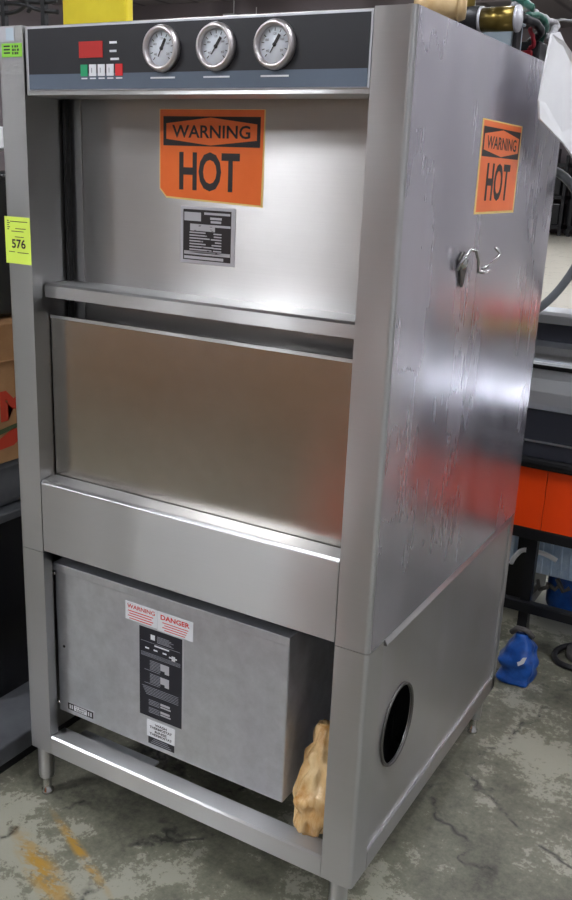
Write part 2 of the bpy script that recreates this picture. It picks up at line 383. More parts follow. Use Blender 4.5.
for gx, ang in ((.439, -28), (.563, -36), (.688, -32)):
    c = (gx, -.001, 1.846)
    b = MB(); b.lathe([(.030, 0), (.0415, 0), (.0415, -.006), (.0385, -.0125), (.034, -.0135), (.0315, -.010), (.031, -.003)], 'bezel', c, 'y', 36)
    b.f = b.f[:-2]; b.m = b.m[:-2]; b.sm = b.sm[:-2]
    g = b.build('gauge', dw)
    b = MB(); b.lathe([(.0315, 0), (.0315, -.003), (.0001, -.003)], 'dial', c, 'y', 36)
    for k in range(11):
        a = math.radians(225 - 27 * k); mt = Matrix.Translation(Vector(c)) @ Matrix.Rotation(-a, 4, 'Y')
        b.box(.022, .0275, -.0036, -.003, -.0006, .0006, 'ink', mt)
    for k in range(5):
        a = math.radians(215 - 62 * k); cx, cz = c[0] + .0175 * math.cos(a), c[2] + .0175 * math.sin(a)
        b.text(str((k + 1) * 40), front(c[1] - .003), cx - .0035, cx + .0035, cz - .002, cz + .002, 'ink', .0005)
    b.build('dial', g)
    b = MB(); mt = Matrix.Translation(Vector(c)) @ Matrix.Rotation(math.radians(-ang), 4, 'Y')
    mt = Matrix.Translation(Vector(c)) @ Matrix.Rotation(-math.radians(90 + ang), 4, 'Y')
    b.box(-.016, .002, -.005, -.004, -.0007, .0007, 'ink', mt); b.box(.002, .019, -.005, -.004, -.0026, .0026, 'ink', mt)
    b.lathe([(.0035, -.0035), (.0035, -.0055), (.0001, -.0058)], 'ink', c, 'y', 12); b.build('needle', g)

# upper door with its bar and stickers
b = MB(); b.box(.084, PR + .03, YD, YD + .02, 1.2, 1.86, 'door'); b.box(.084, .118, YD - .004, YD, 1.2, 1.86, 'steel')
ud = b.build('door', dw, .001, label='upper door with orange sticker')
b = MB(); b.box(.0765, .086, .108, YD + .02, .91, 1.86, 'dark'); b.box(PR - .002, PR + .035, .112, YD + .02, .91, 1.86, 'dark')
b.box(.078, PR + .03, .15, .16, .91, 1.86, 'dark'); b.build('door_guide_and_shade', dw)  # black rear sheet stands in for the shade behind the doors
b = MB(); z0 = 1.340
b.prism([(.034, z0), (.034, z0 + .026), (.040, z0 + .031), (YD, z0 + .031), (YD, z0 + .027), (.042, z0 + .027), (.038, z0 + .022), (.038, z0)], 'x', .079, PR + .028, 'steel')
b.build('handle', ud)
def hot_sticker(b, fr, u0, u1, v0, v1, sk=0, corner=True):
    L = lambda a: u0 + (u1 - u0) * a
    Vv = lambda t: v1 - (v1 - v0) * t
    S = lambda a, t: (L(a), Vv(t) - sk * a)
    pl = [(0, 0), (1, 0), (1, 1), (.07, .955), (0, .86)] if corner else [(0, 0), (1, 0), (1, 1), (0, 1)]
    b.poly(fr, [S(*q) for q in pl], 'pale_orange', .0005)
    pl2 = [(.006, .004), (.99, .005), (.98, .978), (.072, .935), (.008, .845)] if corner else [(.03, .015), (.97, .015), (.965, .97), (.035, .975)]
    b.poly(fr, [S(*q) for q in pl2], 'orange', .0008)
    # black band with the two-pointed orange field
    b.poly(fr, [S(.04, .075), (S(.96, .075)), S(.96, .385), S(.04, .385)], 'ink', .0011)
    b.poly(fr, [S(.07, .15), S(.5, .085), S(.93, .15), S(.93, .315), S(.5, .375), S(.07, .315)], 'orange', .0014)
    b.text('WARNING', fr, L(.13), L(.87), Vv(.30) , Vv(.165), 'ink', .0017, .018, sk * .74)
    b.text('HOT', fr, L(.20), L(.78), Vv(.86), Vv(.445), 'ink', .0012, .028, sk * .58)
k1 = pf(.4315, 1.739, YD); k2 = pf(.672, 1.567, YD)
b = MB(); hot_sticker(b, front(YD), k1[0], k2[0], k2[1], k1[1]); b.build('sticker', ud, label='orange WARNING HOT sticker')
k1 = pf(.484, 1.5615, YD); k2 = pf(.612, 1.453, YD); fr = front(YD)
b = MB(); b.rect(fr, k1[0], k2[0], k2[1], k1[1], 'plate_silver', .001)
pw, ph = k2[0] - k1[0], k1[1] - k2[1]
def spot(b, fr, a0, a1, t0, t1, m, d=.0014): b.rect(fr, k1[0] + pw * a0, k1[0] + pw * a1, k1[1] - ph * t1, k1[1] - ph * t0, m, d)
spot(b, fr, .05, .93, .05, .94, 'ink', .0012)
rs = random.Random(3)
spot(b, fr, .07, .38, .10, .25, 'plate_silver'); spot(b, fr, .44, .91, .09, .13, 'plate_silver'); spot(b, fr, .55, .76, .17, .21, 'plate_silver'); spot(b, fr, .56, .75, .23, .27, 'plate_silver')
spot(b, fr, .18, .64, .30, .42, 'plate_silver'); spot(b, fr, .64, .92, .30, .34, 'plate_silver')
for k in range(8):
    t = .44 + .05 * k; spot(b, fr, .17, .42 + rs.random() * .2, t, t + .022, 'plate_silver'); spot(b, fr, .56 + rs.random() * .1, .76, t + .005, t + .027, 'plate_silver')
spot(b, fr, .07, .92, .78, .84, 'plate_silver'); spot(b, fr, .07, .80, .87, .92, 'plate_silver')
for k in range(26):
    a, t = .18 + rs.random() * .55, .3 + rs.random() * .5; spot(b, fr, a, a + .04, t, t + .008, 'ink', .0017)
b.build('rating_label', ud, label='small black and silver instruction label')

# lower door and apron
b = MB(); x1, zt = PR + .02, 1.297
b.box(.0775, x1, .05, .064, .89, zt, 'doorlow')
ld = b.build('door', dw, .002, label='lower door, plain')
b = MB(); b.box(.078, x1, .048, .05, zt - .006, zt + .001, 'steel'); b.build('lip', ld)
b = MB(); b.prism([(0, .727), (0, .902), (.006, .909), (.047, .912), (.047, .727)], 'x', PL + .0015, PR - .0015, 'steel'); b.build('apron', dw, .0015)
# sill beam at the bottom
b = MB(); b.prism([(0, ZB), (0, .198), (.004, .203), (.05, .203), (.05, .198), (.006, .196), (.005, ZB)], 'x', PL + .001, PR - .001, 'steel'); b.build('sill_beam', dw)
# lower side panels; the right one has a round hole
def holed(x, th, y0, y1, z0, z1, cy, cz, ry, rz, mt, seg=48):
    b = MB(); vs = []
    for xx in (x, x - th):
        for k in range(seg):
            a = 2 * PI * k / seg; c, s_ = math.cos(a), math.sin(a); vs.append((xx, cy + ry * c, cz + rz * s_))
        for k in range(seg):
            a = 2 * PI * k / seg; c, s_ = math.cos(a), math.sin(a)
            ts = [((y1 if c > 0 else y0) - cy) / c if abs(c) > 1e-6 else 1e9, ((z1 if s_ > 0 else z0) - cz) / s_ if abs(s_) > 1e-6 else 1e9]
            t = min(ts); vs.append((xx, cy + t * c, cz + t * s_))
    corners = [(y1, z1), (y0, z1), (y0, z0), (y1, z0)]
    for side in (0, 1):
        for cy_, cz_ in corners:   # snap the nearest outer vertex to each corner
            rng = range(side * 2 * seg + seg, side * 2 * seg + 2 * seg)
            j = min(rng, key=lambda q: (vs[q][1] - cy_) ** 2 + (vs[q][2] - cz_) ** 2); vs[j] = (vs[j][0], cy_, cz_)
    fs = []
    for k in range(seg):
        n = (k + 1) % seg
        fs.append((k, seg + k, seg + n, n)); fs.append((2 * seg + n, 3 * seg + n, 3 * seg + k, 2 * seg + k))
        fs.append((k, n, 2 * seg + n, 2 * seg + k)); fs.append((seg + k, 3 * seg + k, 3 * seg + n, seg + n))
    b.add(vs, fs, mt); return b
lp = holed(W - .006, .003, .077, D - .03, .197, .712, .203, .452, .083, .094, 'low_side').build('lower_side_panel', dw, label='lower side panel with round hole')
b = MB()
b.tube([(W - .0045, .203 + .085 * math.cos(a), .452 + .096 * math.sin(a)) for a in [2 * PI * k / 40 for k in range(41)]], .0042, 'dullsteel', 8, False); b.build('hole_rim', lp)
b = MB(); b.prism([(W - .008, ZB), (W, ZB), (W, .192), (W - .0015, .1965), (W - .008, .1975)], 'y', .078, D - .001, 'steel'); b.build('bottom_rail', dw)
b = MB(); b.prism([(W - .008, .706), (W + .005, .706), (W + .005, .709), (W - .001, .7195), (W - .008, .7195)], 'y', .082, D - .04, 'steel'); b.build('side_rail', dw)  # strip added and sloped to catch the lamps as a bright seam line
b = MB(); b.box(0, .004, .076, D - .03, ZB, ZS - .003, 'low_side'); b.build('lower_side_panel', dw, label='plain lower side panel')
b = MB(); b.box(.004, W - .004, D - .006, D - .001, .2, H - .002, 'dullsteel'); b.build('back_panel', dw)
b = MB(); b.box(.005, W - .005, .012, D - .008, H - .012, H - .008, 'dullsteel'); b.build('top_panel', dw)
b = MB(); b.box(.005, W - .006, .048, D - .008, .735, .745, 'dark'); b.build('wash_tank_floor', dw)
b = MB(); b.box(.005, W - .009, .30, D - .008, ZB, ZB + .006, 'dark'); b.build('shade_tray', dw)  # dark sheet added where the space under the box is only shade
b = MB(); b.box(.09, .34, .052, .115, .158, .164, 'galv'); b.box(.09, .34, .052, .056, .150, .164, 'galv'); b.build('mounting_plate', dw)
# legs
for x, y in ((.030, .026), (W - .045, .035), (.045, D - .04), (W - .04, D - .04)):
    b = MB(); b.lathe([(.021, .15), (.021, .06), (.019, .052)], 'steel', (x, y, 0), 'z', 24); lg = b.build('leg', dw)
    b = MB(); b.lathe([(.013, .056), (.012, .012), (.016, .008), (.016, 0)], 'chrome', (x, y, 0), 'z', 18); b.build('foot', lg)
# electrical box hung in the base
EY = .045
b = MB(); ex0, ex1, ez0, ez1 = .066, .747, .256, .676
b.box(ex0, ex1, EY, .40, ez0, ez1, 'galv'); eb = b.build('electrical_box', dw, .004, 3)
b = MB(); b.prism([(EY - .004, ez1 - .018), (EY - .004, ez1 + .003), (EY + .08, ez1 + .003), (EY + .08, ez1), (EY, ez1), (EY, ez1 - .018)], 'x', ex0 - .002, ex1 + .002, 'galv'); b.build('box_lid', eb, .001)
fe = front(EY)
b = MB(); b.rect(fe, .294, .388, .591, .638, 'white', .0008); b.rect(fe, .390, .493, .588, .638, 'white', .0008)
b.text('WARNING', fe, .300, .383, .622, .633, 'redtext', .0012, .02); b.text('DANGER', fe, .400, .484, .619, .632, 'redtext', .0012, .03)
for k in range(4):
    b.rect(fe, .302 + .004 * (k % 2), .378 - .005 * (k % 2), .614 - k * .0065, .6165 - k * .0065, 'redtext', .001)
    b.rect(fe, .405 + .006 * (k % 2), .480 - .003 * k, .611 - k * .0062, .6132 - k * .0062, 'redtext', .001)
b.build('warning_label', eb, label='white label with red warning text')
b = MB(); b.rect(fe, .336, .463, .345, .585, 'navy', .0008); b.rect(fe, .463, .467, .345, .585, 'plate_silver', .0008)
L = lambda a: .336 + .127 * a
T = lambda t: .585 - .24 * t
def bit(a0, a1, t0, t1, m='greyprint'): b.rect(fe, L(a0), L(a1), T(t1), T(t0), m, .0011)
bit(.27, .37, .06, .115, 'white')
for k in range(6): bit(.42, .7 + .05 * (k % 3), .06 + k * .013, .065 + k * .013)
bit(.36, .70, .165, .18, 'white'); bit(.04, .95, .15, .153)
for a in (.14, .34, .55): bit(a, a + .09, .215, .23, 'white')
bit(.70, .88, .235, .25, 'white'); bit(.76, .84, .22, .27, 'white')
for k in range(4): bit(.04, .96, .275 + k * .012, .278 + k * .012)
for gz in (.35, .50):
    for k in range(7): bit(.25, .50, gz + k * .016, gz + k * .016 + .005)
    bit(.50, .70, gz + .0, gz + .075, 'plate_silver'); bit(.60, .70, gz + .075, gz + .10, 'plate_silver')
    bit(.12, .48, gz + .115, gz + .119)
for k in range(6): bit(.06 + .02 * k, .92, .655 + k * .017, .659 + k * .017)
for gz in (.80, .89):
    for k in range(4): bit(.22, .48, gz + k * .017, gz + k * .017 + .005)
    bit(.50, .72, gz, gz + .025, 'plate_silver'); bit(.50, .74, gz + .035, gz + .05, 'plate_silver')
b.build('data_plate', eb, label='tall black data plate with fine print')
b = MB(); b.rect(fe, .358, .443, .290, .336, 'white', .0008); b.rect(fe, .362, .441, .270, .289, 'navy', .0008)
for t, zz in (('WASH', .327), ('THERMOSTAT', .318), ('RINSE', .308), ('THERMOSTAT', .299)):
    w = .036 if len(t) < 6 else .068; b.text(t, fe, .4005 - w / 2, .4005 + w / 2, zz - .0035, zz + .0035, 'ink', .0012, .03)
for k in range(3): b.rect(fe, .37 + .004 * k, .432 - .005 * k, .274 + k * .005, .2755 + k * .005, 'greyprint', .0011)
b.build('thermostat_label', eb, label='white thermostat label')
b = MB(); b.rect(fe, .094, .186, .268, .292, 'plate_silver', .0006); b.rect(fe, .097, .183, .2705, .2895, 'ink', .0009)
b.rect(fe, .118, .162, .2725, .2875, 'white', .0012); b.text('TO MAKE', fe, .121, .159, .2815, .2860, 'ink', .0015, .02); b.text('RESET', fe, .125, .155, .2745, .2790, 'ink', .0015, .02)
for x in (.103, .110, .166, .174): b.rect(fe, x, x + .004, .274, .286, 'white', .0012)
b.build('small_label', eb, label='small black and white notice label')
for z in (.655, .29):
    b = MB(); b.tube([(.055, EY - .004, z), (.08, EY - .012, z - .001)], .0028, 'chrome', 8); b.build('screw', eb)
b = MB(); b.lathe([(.004, 0), (.003, -.002), (.0001, -.0026)], 'dark', (.09, EY, .45), 'y', 10); b.build('screw', eb)
b = MB(); b.tube([(.70, .30, .700), (.86, .20, .695)], .016, 'dullsteel', 12); b.tube([(.79, .243, .6975), (.82, .224, .6965)], .022, 'dullsteel', 12); b.tube([(.86, .20, .695), (.93, .17, .69)], .012, 'dullsteel', 12); b.build('conduit', dw)
b = MB(); b.tube([(.842, .075, .63), (.875, .07, .625)], .0028, 'chrome', 8); b.build('latch_pin', dw)
# pump and pipes in the dark behind
b = MB(); b.lathe([(.05, 0), (.06, .01), (.06, .10), (.035, .13), (.035, .20)], 'blackmetal', (.84, .36, .16), 'z', 20)
b.tube([(.84, .36, .34), (.845, .34, .46), (.86, .36, .56), (.86, .5, .66)], .022, 'black_rubber', 12); b.build('drain_pump', dw)
b = MB(); b.tube([(.855, .16, .36), (.86, .17, .42), (.85, .2, .47), (.87, .24, .51), (.85, .26, .58)], [.014, .018, .015, .012, .012], 'red_wire', 10); b.build('red_hose', dw)

# hook on the side sheet
hk = MB(); X = W
hk.lathe([(.016, 0), (.016, .004), (.010, .012), (.0001, .014)], 'chrome', (X, .326, 1.470), 'x', 16)
hook = hk.build('hook', dw, label='chrome bottle-opener style hook')
b = MB(); b.tube([(X + .006, .288, 1.458), (X + .016, .298, 1.483), (X + .022, .312, 1.498), (X + .026, .333, 1.496), (X + .027, .352, 1.476), (X + .026, .360, 1.452)], .0034, 'chrome', 8)
b.tube([(X + .026, .360, 1.452), (X + .03, .385, 1.449), (X + .034, .41, 1.452)], .0034, 'chrome', 8)
b.tube([(X + .026, .385, 1.456), (X + .032, .41, 1.463), (X + .04, .438, 1.478), (X + .042, .444, 1.487), (X + .036, .428, 1.497)], .0032, 'chrome', 8); b.build('prong', hook)
b = MB(); b.prism([(.298, 1.478), (.318, 1.495), (.340, 1.488), (.348, 1.460), (.333, 1.420), (.327, 1.420)], 'x', X + .001, X + .006, 'dullsteel'); b.build('backplate', hook, .002)
# side sticker
b = MB(); hot_sticker(b, sidef(W), .372, .645, 1.565, 1.752, 0, False)
o = b.build('sticker', dw, label='orange WARNING HOT sticker on the side')
# auction tags on the left post
fr = front(0)
b = MB(); b.rect(fr, -.002, .075, 1.412, 1.514, 'lime', .0008); x = .0
b.text('576', fr, .018, .060, 1.446, 1.466, 'ink', .0012, .02)
for u0, u1, v in ((.028, .055, 1.470), (.008, .026, 1.437), (.034, .068, 1.436), (.018, .055, 1.482), (.03, .062, 1.488), (.015, .068, 1.503)): b.rect(fr, u0, u1, v, v + .0016, 'cartongreen', .001)
for k in range(5): b.rect(fr, .006, .011 + .003 * (k % 2), 1.486 + k * .0045, 1.488 + k * .0045, 'cartongreen', .001)
b.build('lot_tag', dw, label='yellow-green lot tag numbered 576')
b = MB(); b.rect(fr, .014, .072, 1.840, 1.8665, 'green', .0008)
for k in range(3): b.rect(fr, .020, .038, 1.8465 + k * .0065, 1.8495 + k * .0065, 'ink', .001)
for k in range(9): u = .044 + .007 * (k % 3); v = 1.845 + .0065 * (k // 3); b.rect(fr, u, u + .004 + .002 * (k % 2), v, v + .0045, 'cartongreen', .001)
b.build('small_tag', dw, label='small green inventory tag')
b = MB(); b.rect(fr, .010, .052, 1.870, 1.8985, 'plate_silver', .0006); b.rect(fr, .028, .050, 1.872, 1.896, 'paleblue', .001); b.build('small_tag', dw, label='small pale foil tag')

# ------------------------------------------------------------------ things on top of the dishwasher
def along(u, v, y):   # point at depth y seen at photograph position (u, v)
    d = cam.matrix_world
    dv = Euler(cam.rotation_euler).to_matrix() @ Vector(((u - 286) / FPX, (450 - v) / FPX, -1)); t = (y - CAM.y) / dv.y; return CAM + dv * t
ZT = H - .007
b = MB(); A = Vector((.765, .42, 1.972)); B_ = Vector((.85, .45, 1.972))
pts = [A.lerp(B_, i / 9) for i in range(10)]
b.tube(pts, [.027 + .002 * math.sin(i * 2.1) for i in range(10)], 'tan_tape', 18); b.tube([B_, B_ + Vector((.014, .004, 0))], [.03, .025], 'tan_tape', 18)
b.tube([(.79, .43, ZT), (.79, .43, 1.96)], .012, 'dullsteel', 10)
tag(b.build('wrapped_pipe'), 'tan tape-wrapped pipe lying on top of the dishwasher near the front', 'pipe')
va = thing('solenoid_valve', 'brass cylinder valve on a pipe above the dishwasher top', 'valve', (.85, .60, ZT))
b = MB(); a0 = Vector((.0, 0, .075)); ax = Vector((.135, -.0, .0)) 
b.tube([a0 + Vector((.0, 0, 0)), a0 + Vector((.08, 0, 0))], .025, 'brass', 20); vb = b.build('valve_body', va)
b = MB(); b.tube([a0 - Vector((.005, 0, 0)), a0 + Vector((.003, 0, 0))], .0275, 'plate_silver', 20); b.build('collar', va)
b = MB(); b.tube([a0 + Vector((.078, 0, 0)), a0 + Vector((.084, 0, 0))], .0275, 'plate_silver', 20); b.build('collar', va)
b = MB(); b.tube([a0 - Vector((.12, 0, 0)), a0 - Vector((.003, 0, 0))], .029, 'blackmetal', 16); b.tube([(-.08, 0, 0), (-.08, 0, .07)], .02, 'blackmetal', 12); b.build('pipe_fitting', va)
b = MB(); b.lathe([(.026, .13), (.030, .135), (.030, .15), (.026, .155), (.0001, .155)], 'dial', (-.03, 0, 0), 'z', 24); b.lathe([(.012, .09), (.012, .13)], 'brass', (-.03, 0, 0), 'z', 12); b.build('cap', va)
va.location = (.848, .60, ZT)
jb = MB(); jb.box(.74, .90, .67, .74, ZT, 1.972, 'paleblue'); jb.box(.735, .905, .665, .745, 1.972, 1.978, 'paleblue'); jb.box(.90, .91, .665, .70, ZT, 1.965, 'black_rubber')
tag(jb.build('junction_box', None, .003), 'pale blue electrical junction box on top of the dishwasher', 'box')
# wiring bundle over the rear right corner
wb = thing('wiring_bundle', 'tangled black, green, red and braided wires at the rear top corner of the dishwasher', 'wires', (.93, .75, ZT))
rs = random.Random(11)
def wire(pts, r, m, name='wire', jit=0):
    P = [Vector(p) for p in pts]; out = []
    for i in range(len(P) - 1):
        p0 = P[max(i - 1, 0)]; p1 = P[i]; p2 = P[i + 1]; p3 = P[min(i + 2, len(P) - 1)]
        for k in range(6):
            t = k / 6; q = .5 * ((2 * p1) + (p2 - p0) * t + (2 * p0 - 5 * p1 + 4 * p2 - p3) * t * t + (3 * p1 - p0 - 3 * p2 + p3) * t ** 3)
            out.append(q + Vector((rs.uniform(-jit, jit), rs.uniform(-jit, jit), rs.uniform(-jit, jit))))
    out.append(P[-1]); return out
def seen(lst): return [along(u, v, y) for u, v, y in lst]
org = Vector((.93, .75, ZT))
for pl, r, m in (
    ([(512, 4, .72), (526, 6, .74), (534, 14, .76), (545, 22, .80), (552, 30, .84)], .010, 'wire_grey'),
    ([(536, 16, .78), (546, 20, .80), (556, 26, .82), (549, 40, .78)], .009, 'wire_grey'),
    ([(524, 18, .66), (534, 22, .70), (541, 32, .74), (530, 42, .76), (524, 50, .78)], .009, 'black_rubber'),
    ([(528, 16, .68), (538, 16, .72), (546, 24, .76), (541, 40, .80), (541, 62, .82)], .008, 'green_wire'),
    ([(520, 12, .66), (518, 30, .72), (522, 48, .78), (528, 58, .80)], .004, 'red_wire'),
    ([(505, 28, .68), (512, 30, .70), (521, 26, .74), (519, 44, .76)], .004, 'black_rubber'),
    ([(530, 28, .72), (534, 44, .74), (526, 50, .76), (521, 46, .78)], .005, 'red_wire'),
    ([(534, 8, .70), (524, 2, .72), (514, -2, .72)], .008, 'green_wire'),
    ([(552, 24, .82), (560, 20, .95), (572, 21, 1.15), (586, 24, 1.3)], .0035, 'black_rubber'),
    ([(540, 30, .76), (548, 36, .8), (552, 46, .80), (545, 64, .84)], .004, 'wire_grey')):
    b = MB(); b.tube([p - org for p in wire(seen(pl), r, m, jit=.002)], r, m, 8); b.build('wire', wb, label={'wire_grey': 'braided grey wire', 'black_rubber': 'black wire', 'green_wire': 'green wire', 'red_wire': 'red wire'}[m])
b = MB(); b.box(-.05, .01, 0, .06, 0, .05, 'black_rubber'); b.box(-.035, -.005, -.01, 0, .01, .03, 'red_wire'); b.build('terminal_block', wb, .003)
# white sheet leaning out at the top rear corner
b = MB(); X = 1.0
pg = [(.600, 1.935), (.590, 1.90), (.570, 1.80), (.585, 1.765), (.76, 1.722), (.95, 1.675), (1.16, 1.63), (1.20, 1.80), (.95, 1.875), (.68, 1.93), (.645, 1.945)]
n = len(pg); bend = lambda y: .018 * math.sin((y - .57) * 5)
b.add([(X + bend(y), y, z) for y, z in pg] + [(X + .004 + bend(y), y, z) for y, z in pg], [tuple(range(n)), tuple(reversed(range(n, 2 * n)))] + [(i, n + i, n + (i + 1) % n, (i + 1) % n) for i in range(n)], 'whitesheet')
tag(b.build('plastic_sheet'), 'stiff white sheet hanging off the upper rear corner of the dishwasher', 'sheet')
# grey hose loop at the back corner
b = MB(); b.tube(wire([(.70, 1.02, 1.70), (.80, 1.03, 1.70), (.905, 1.04, 1.672), (.955, 1.05, 1.652), (1.0, 1.06, 1.60), (1.03, 1.06, 1.53), (1.02, 1.06, 1.44), (.975, 1.06, 1.352), (.92, 1.05, 1.29), (.85, 1.04, 1.24), (.78, 1.03, 1.1), (.76, 1.03, .6), (.74, 1.05, .2), (.76, 1.1, .012)], .014, 'hose'), .0115, 'hose', 12)
tag(b.build('hose'), 'grey flexible hose looping behind the rear edge of the dishwasher', 'hose')
# amber wrapped bundle beside the electrical box
b = MB(); nr, ns = 40, 52; vs = []
for i in range(nr):
    t = i / (nr - 1); z = .2045 + .245 * t
    r = (.034 + .027 * math.sin(PI * min(1, t * 1.25)) ** .7) if t < .8 else .034 * (1 - (t - .8) * 2.6) + .006
    if t < .04: r *= .8
    for k in range(ns):
        a = 2 * PI * k / ns; w = 1 + .10 * math.sin(7 * a + 5 * t + 2 * math.sin(9 * t)) + .05 * math.sin(13 * a - 4 * t) + .32 * noise.noise(Vector((math.cos(a) * 2, math.sin(a) * 1.6, t * 7)))
        vs.append((.815 + .012 * math.sin(3 * t) + r * w * math.cos(a), .062 + .055 * t + r * w * .8 * math.sin(a) , z))
fs = [(i * ns + k, i * ns + (k + 1) % ns, (i + 1) * ns + (k + 1) % ns, (i + 1) * ns + k) for i in range(nr - 1) for k in range(ns)] + [tuple(reversed(range(ns))), tuple(range((nr - 1) * ns, nr * ns))]
b.add(vs, fs, 'bag', True); tag(b.build('plastic_bundle'), 'crumpled amber plastic-wrapped bundle on the bottom sill beside the electrical box', 'bundle')

# ------------------------------------------------------------------ right: conveyor counter with orange front
ce = thing('food_counter', 'stainless steel counter with orange lower front panels behind the dishwasher', 'counter', (.55, 1.5, 0))
XL, XR = .0, 1.1
def pr(name, pts, m, x0=XL, x1=XR, bev=0): b = MB(); b.prism(pts, 'x', x0, x1, m); return b.build(name, ce, bev)
pr('top_rail', [(.05, 1.190), (.05, 1.217), (.06, 1.227), (.13, 1.235), (.13, 1.190)], 'equip')
pr('upper_glass', [(.08, 1.118), (.08, 1.192), (.09, 1.192), (.09, 1.118)], 'glassdark')
pr('front_shelf', [(.05, 1.088), (.05, 1.112), (.09, 1.132), (.09, 1.088)], 'equip')
pr('upper_body', [(.065, 1.058), (.06, 1.090), (.6, 1.090), (.6, 1.058)], 'equip')
pr('edge_strip', [(.05, 1.050), (.05, 1.058), (.08, 1.058), (.08, 1.050)], 'white'); pr('seal', [(.058, 1.034), (.058, 1.050), (.09, 1.050), (.09, 1.034)], 'blackmetal')
pr('hood', [(.075, 1.036), (.066, 1.0), (.045, .960), (.012, .925), (-.012, .912), (.03, .905), (.2, 1.036)], 'equip')
pr('glass_door', [(.0, .80), (-.008, .91), (.02, .91), (.02, .80)], 'glassdark')
pr('chrome_strip', [(-.005, .796), (-.005, .802), (.02, .802), (.02, .796)], 'equip')
pr('kick_panel', [(.0, .745), (.0, .796), (.02, .796), (.02, .745)], 'glassdark')
pr('bumper', [(-.006, .715)] + [(-.016 + .012 * math.cos(math.radians(a)), .727 + .018 * math.sin(math.radians(a))) for a in (230, 200, 170, 140, 110, 90)] + [(.02, .745), (.02, .705), (-.006, .705)], 'blackmetal')
for x0, x1 in ((.0, .362), (.364, .66), (.662, 1.1)):
    b = MB(); b.box(x0, x1, .0, .015, .488, .703, 'orangepanel'); b.build('front_panel', ce, .001, label='orange enamel panel')
b = MB(); b.box(XL, XR, -.004, .05, .448, .487, 'blackmetal'); b.build('frame_rail', ce, .003)
b = MB(); b.box(XL, XR, .09, .7, .49, 1.045, 'dullsteel'); b.box(XL, XR, .016, .09, .49, .90, 'dullsteel'); b.box(XL, XR, .6, .62, 1.045, 1.095, 'dullsteel'); b.build('cabinet_body', ce)
b = MB(); b.box(XL, XR, .092, .66, 1.096, 1.12, 'equip'); b.build('work_surface', ce)
for x, y in ((.03, .02), (.318, .02), (1.06, .02), (.03, .64), (1.06, .64)):
    b = MB(); b.box(x, x + .035, y, y + .035, .0, .45, 'blackmetal'); b.build('leg', ce)
b = MB(); b.box(XL, XR, .0, .035, .168, .205, 'blackmetal'); b.build('lower_rail', ce, .003)
# black clamp and bracket on the counter top
b = MB(); b.box(1.0, 1.05, 1.54, 1.58, 1.236, 1.262, 'blackmetal'); b.tube([(1.01, 1.56, 1.25), (1.02, 1.56, 1.29), (1.035, 1.56, 1.30), (1.05, 1.56, 1.33)], .011, 'blackmetal', 8); b.tube([(.99, 1.56, 1.262), (1.01, 1.56, 1.285), (1.045, 1.56, 1.275)], .008, 'blackmetal', 8)
tag(b.build('clamp'), 'small black clamp sitting on top of the steel counter', 'clamp')
b = MB(); b.prism([(1.60, 1.238), (1.60, 1.252), (1.525, 1.240), (1.525, 1.150), (1.540, 1.150), (1.540, 1.228)], 'x', 1.08, 1.42, 'orangepanel'); b.box(1.078, 1.422, 1.520, 1.526, 1.165, 1.185, 'lime')  # vest added out of view for its stripes in the side sheet
tag(b.build('added_safety_vest', None, .012), 'unseen orange and lime vest added on the counter rail for its reflection', 'vest')
# under the counter
b = MB(); b.box(.83, 1.12, 1.74, 1.81, .225, .36, 'film'); b.box(.70, .768, 1.74, 1.80, .25, .36, 'film'); 
for k in range(8): b.tube([(.84 + .035 * k, 1.737, .355), (.845 + .035 * k, 1.735, .23)], .006, 'film', 6)
tag(b.build('package', None, .01), 'pale blue plastic-wrapped package hanging under the orange panels', 'package')
b = MB(); b.tube(wire([(.785, 1.66, .275), (.80, 1.65, .31), (.83, 1.65, .342), (.90, 1.65, .345), (.95, 1.65, .33)], .01, ''), .009, 'whitesheet', 8); tag(b.build('white_pipe'), 'thin white bent pipe under the orange counter', 'pipe')
b = MB(); b.lathe([(.12, 0), (.14, .03), (.14, .30), (.11, .34), (.0001, .345)], 'bluejug', (1.0, 1.99, 0), 'z', 24); tag(b.build('drum'), 'dark blue drum on the floor far under the counter', 'drum')
b = MB(); b.box(.60, .82, 1.87, 2.12, 0, .40, 'blackmetal')
tag(b.build('motor_unit'), 'dark motor unit box on the floor under the orange counter', 'motor')
b = MB()
for k in range(5): b.tube([(.83 + .03 * k, 1.70, .12 + .03 * k), (.86 + .03 * k, 1.69, .20), (.84 + .04 * k, 1.70, .215)], .009, 'dullsteel', 6)
tag(b.build('bent_tubes'), 'bundle of bent dull metal tubes under the orange counter', 'tubes')
b = MB(); c = Vector((1.10, 1.60, .045)); pts = [c + Vector((.095 * math.cos(a), .03 * math.cos(a), .0)) + Vector((.0, .10 * math.sin(a), -.0)) for a in [2 * PI * k / 28 for k in range(29)]]
b.tube([(p.x, p.y, .012) for p in pts], .011, 'black_rubber', 8, False); tag(b.build('rubber_hoop'), 'black rubber hose ring lying on the floor under the counter', 'hose')
b = MB(); b.lathe([(.05, 0), (.062, .008), (.062, .035), (.03, .045), (.0001, .046)], 'greyplastic', (1.10, 1.60, 0), 'z', 20); tag(b.build('cloth_bundle'), 'grey round pad on the floor inside the black rubber ring', 'pad')
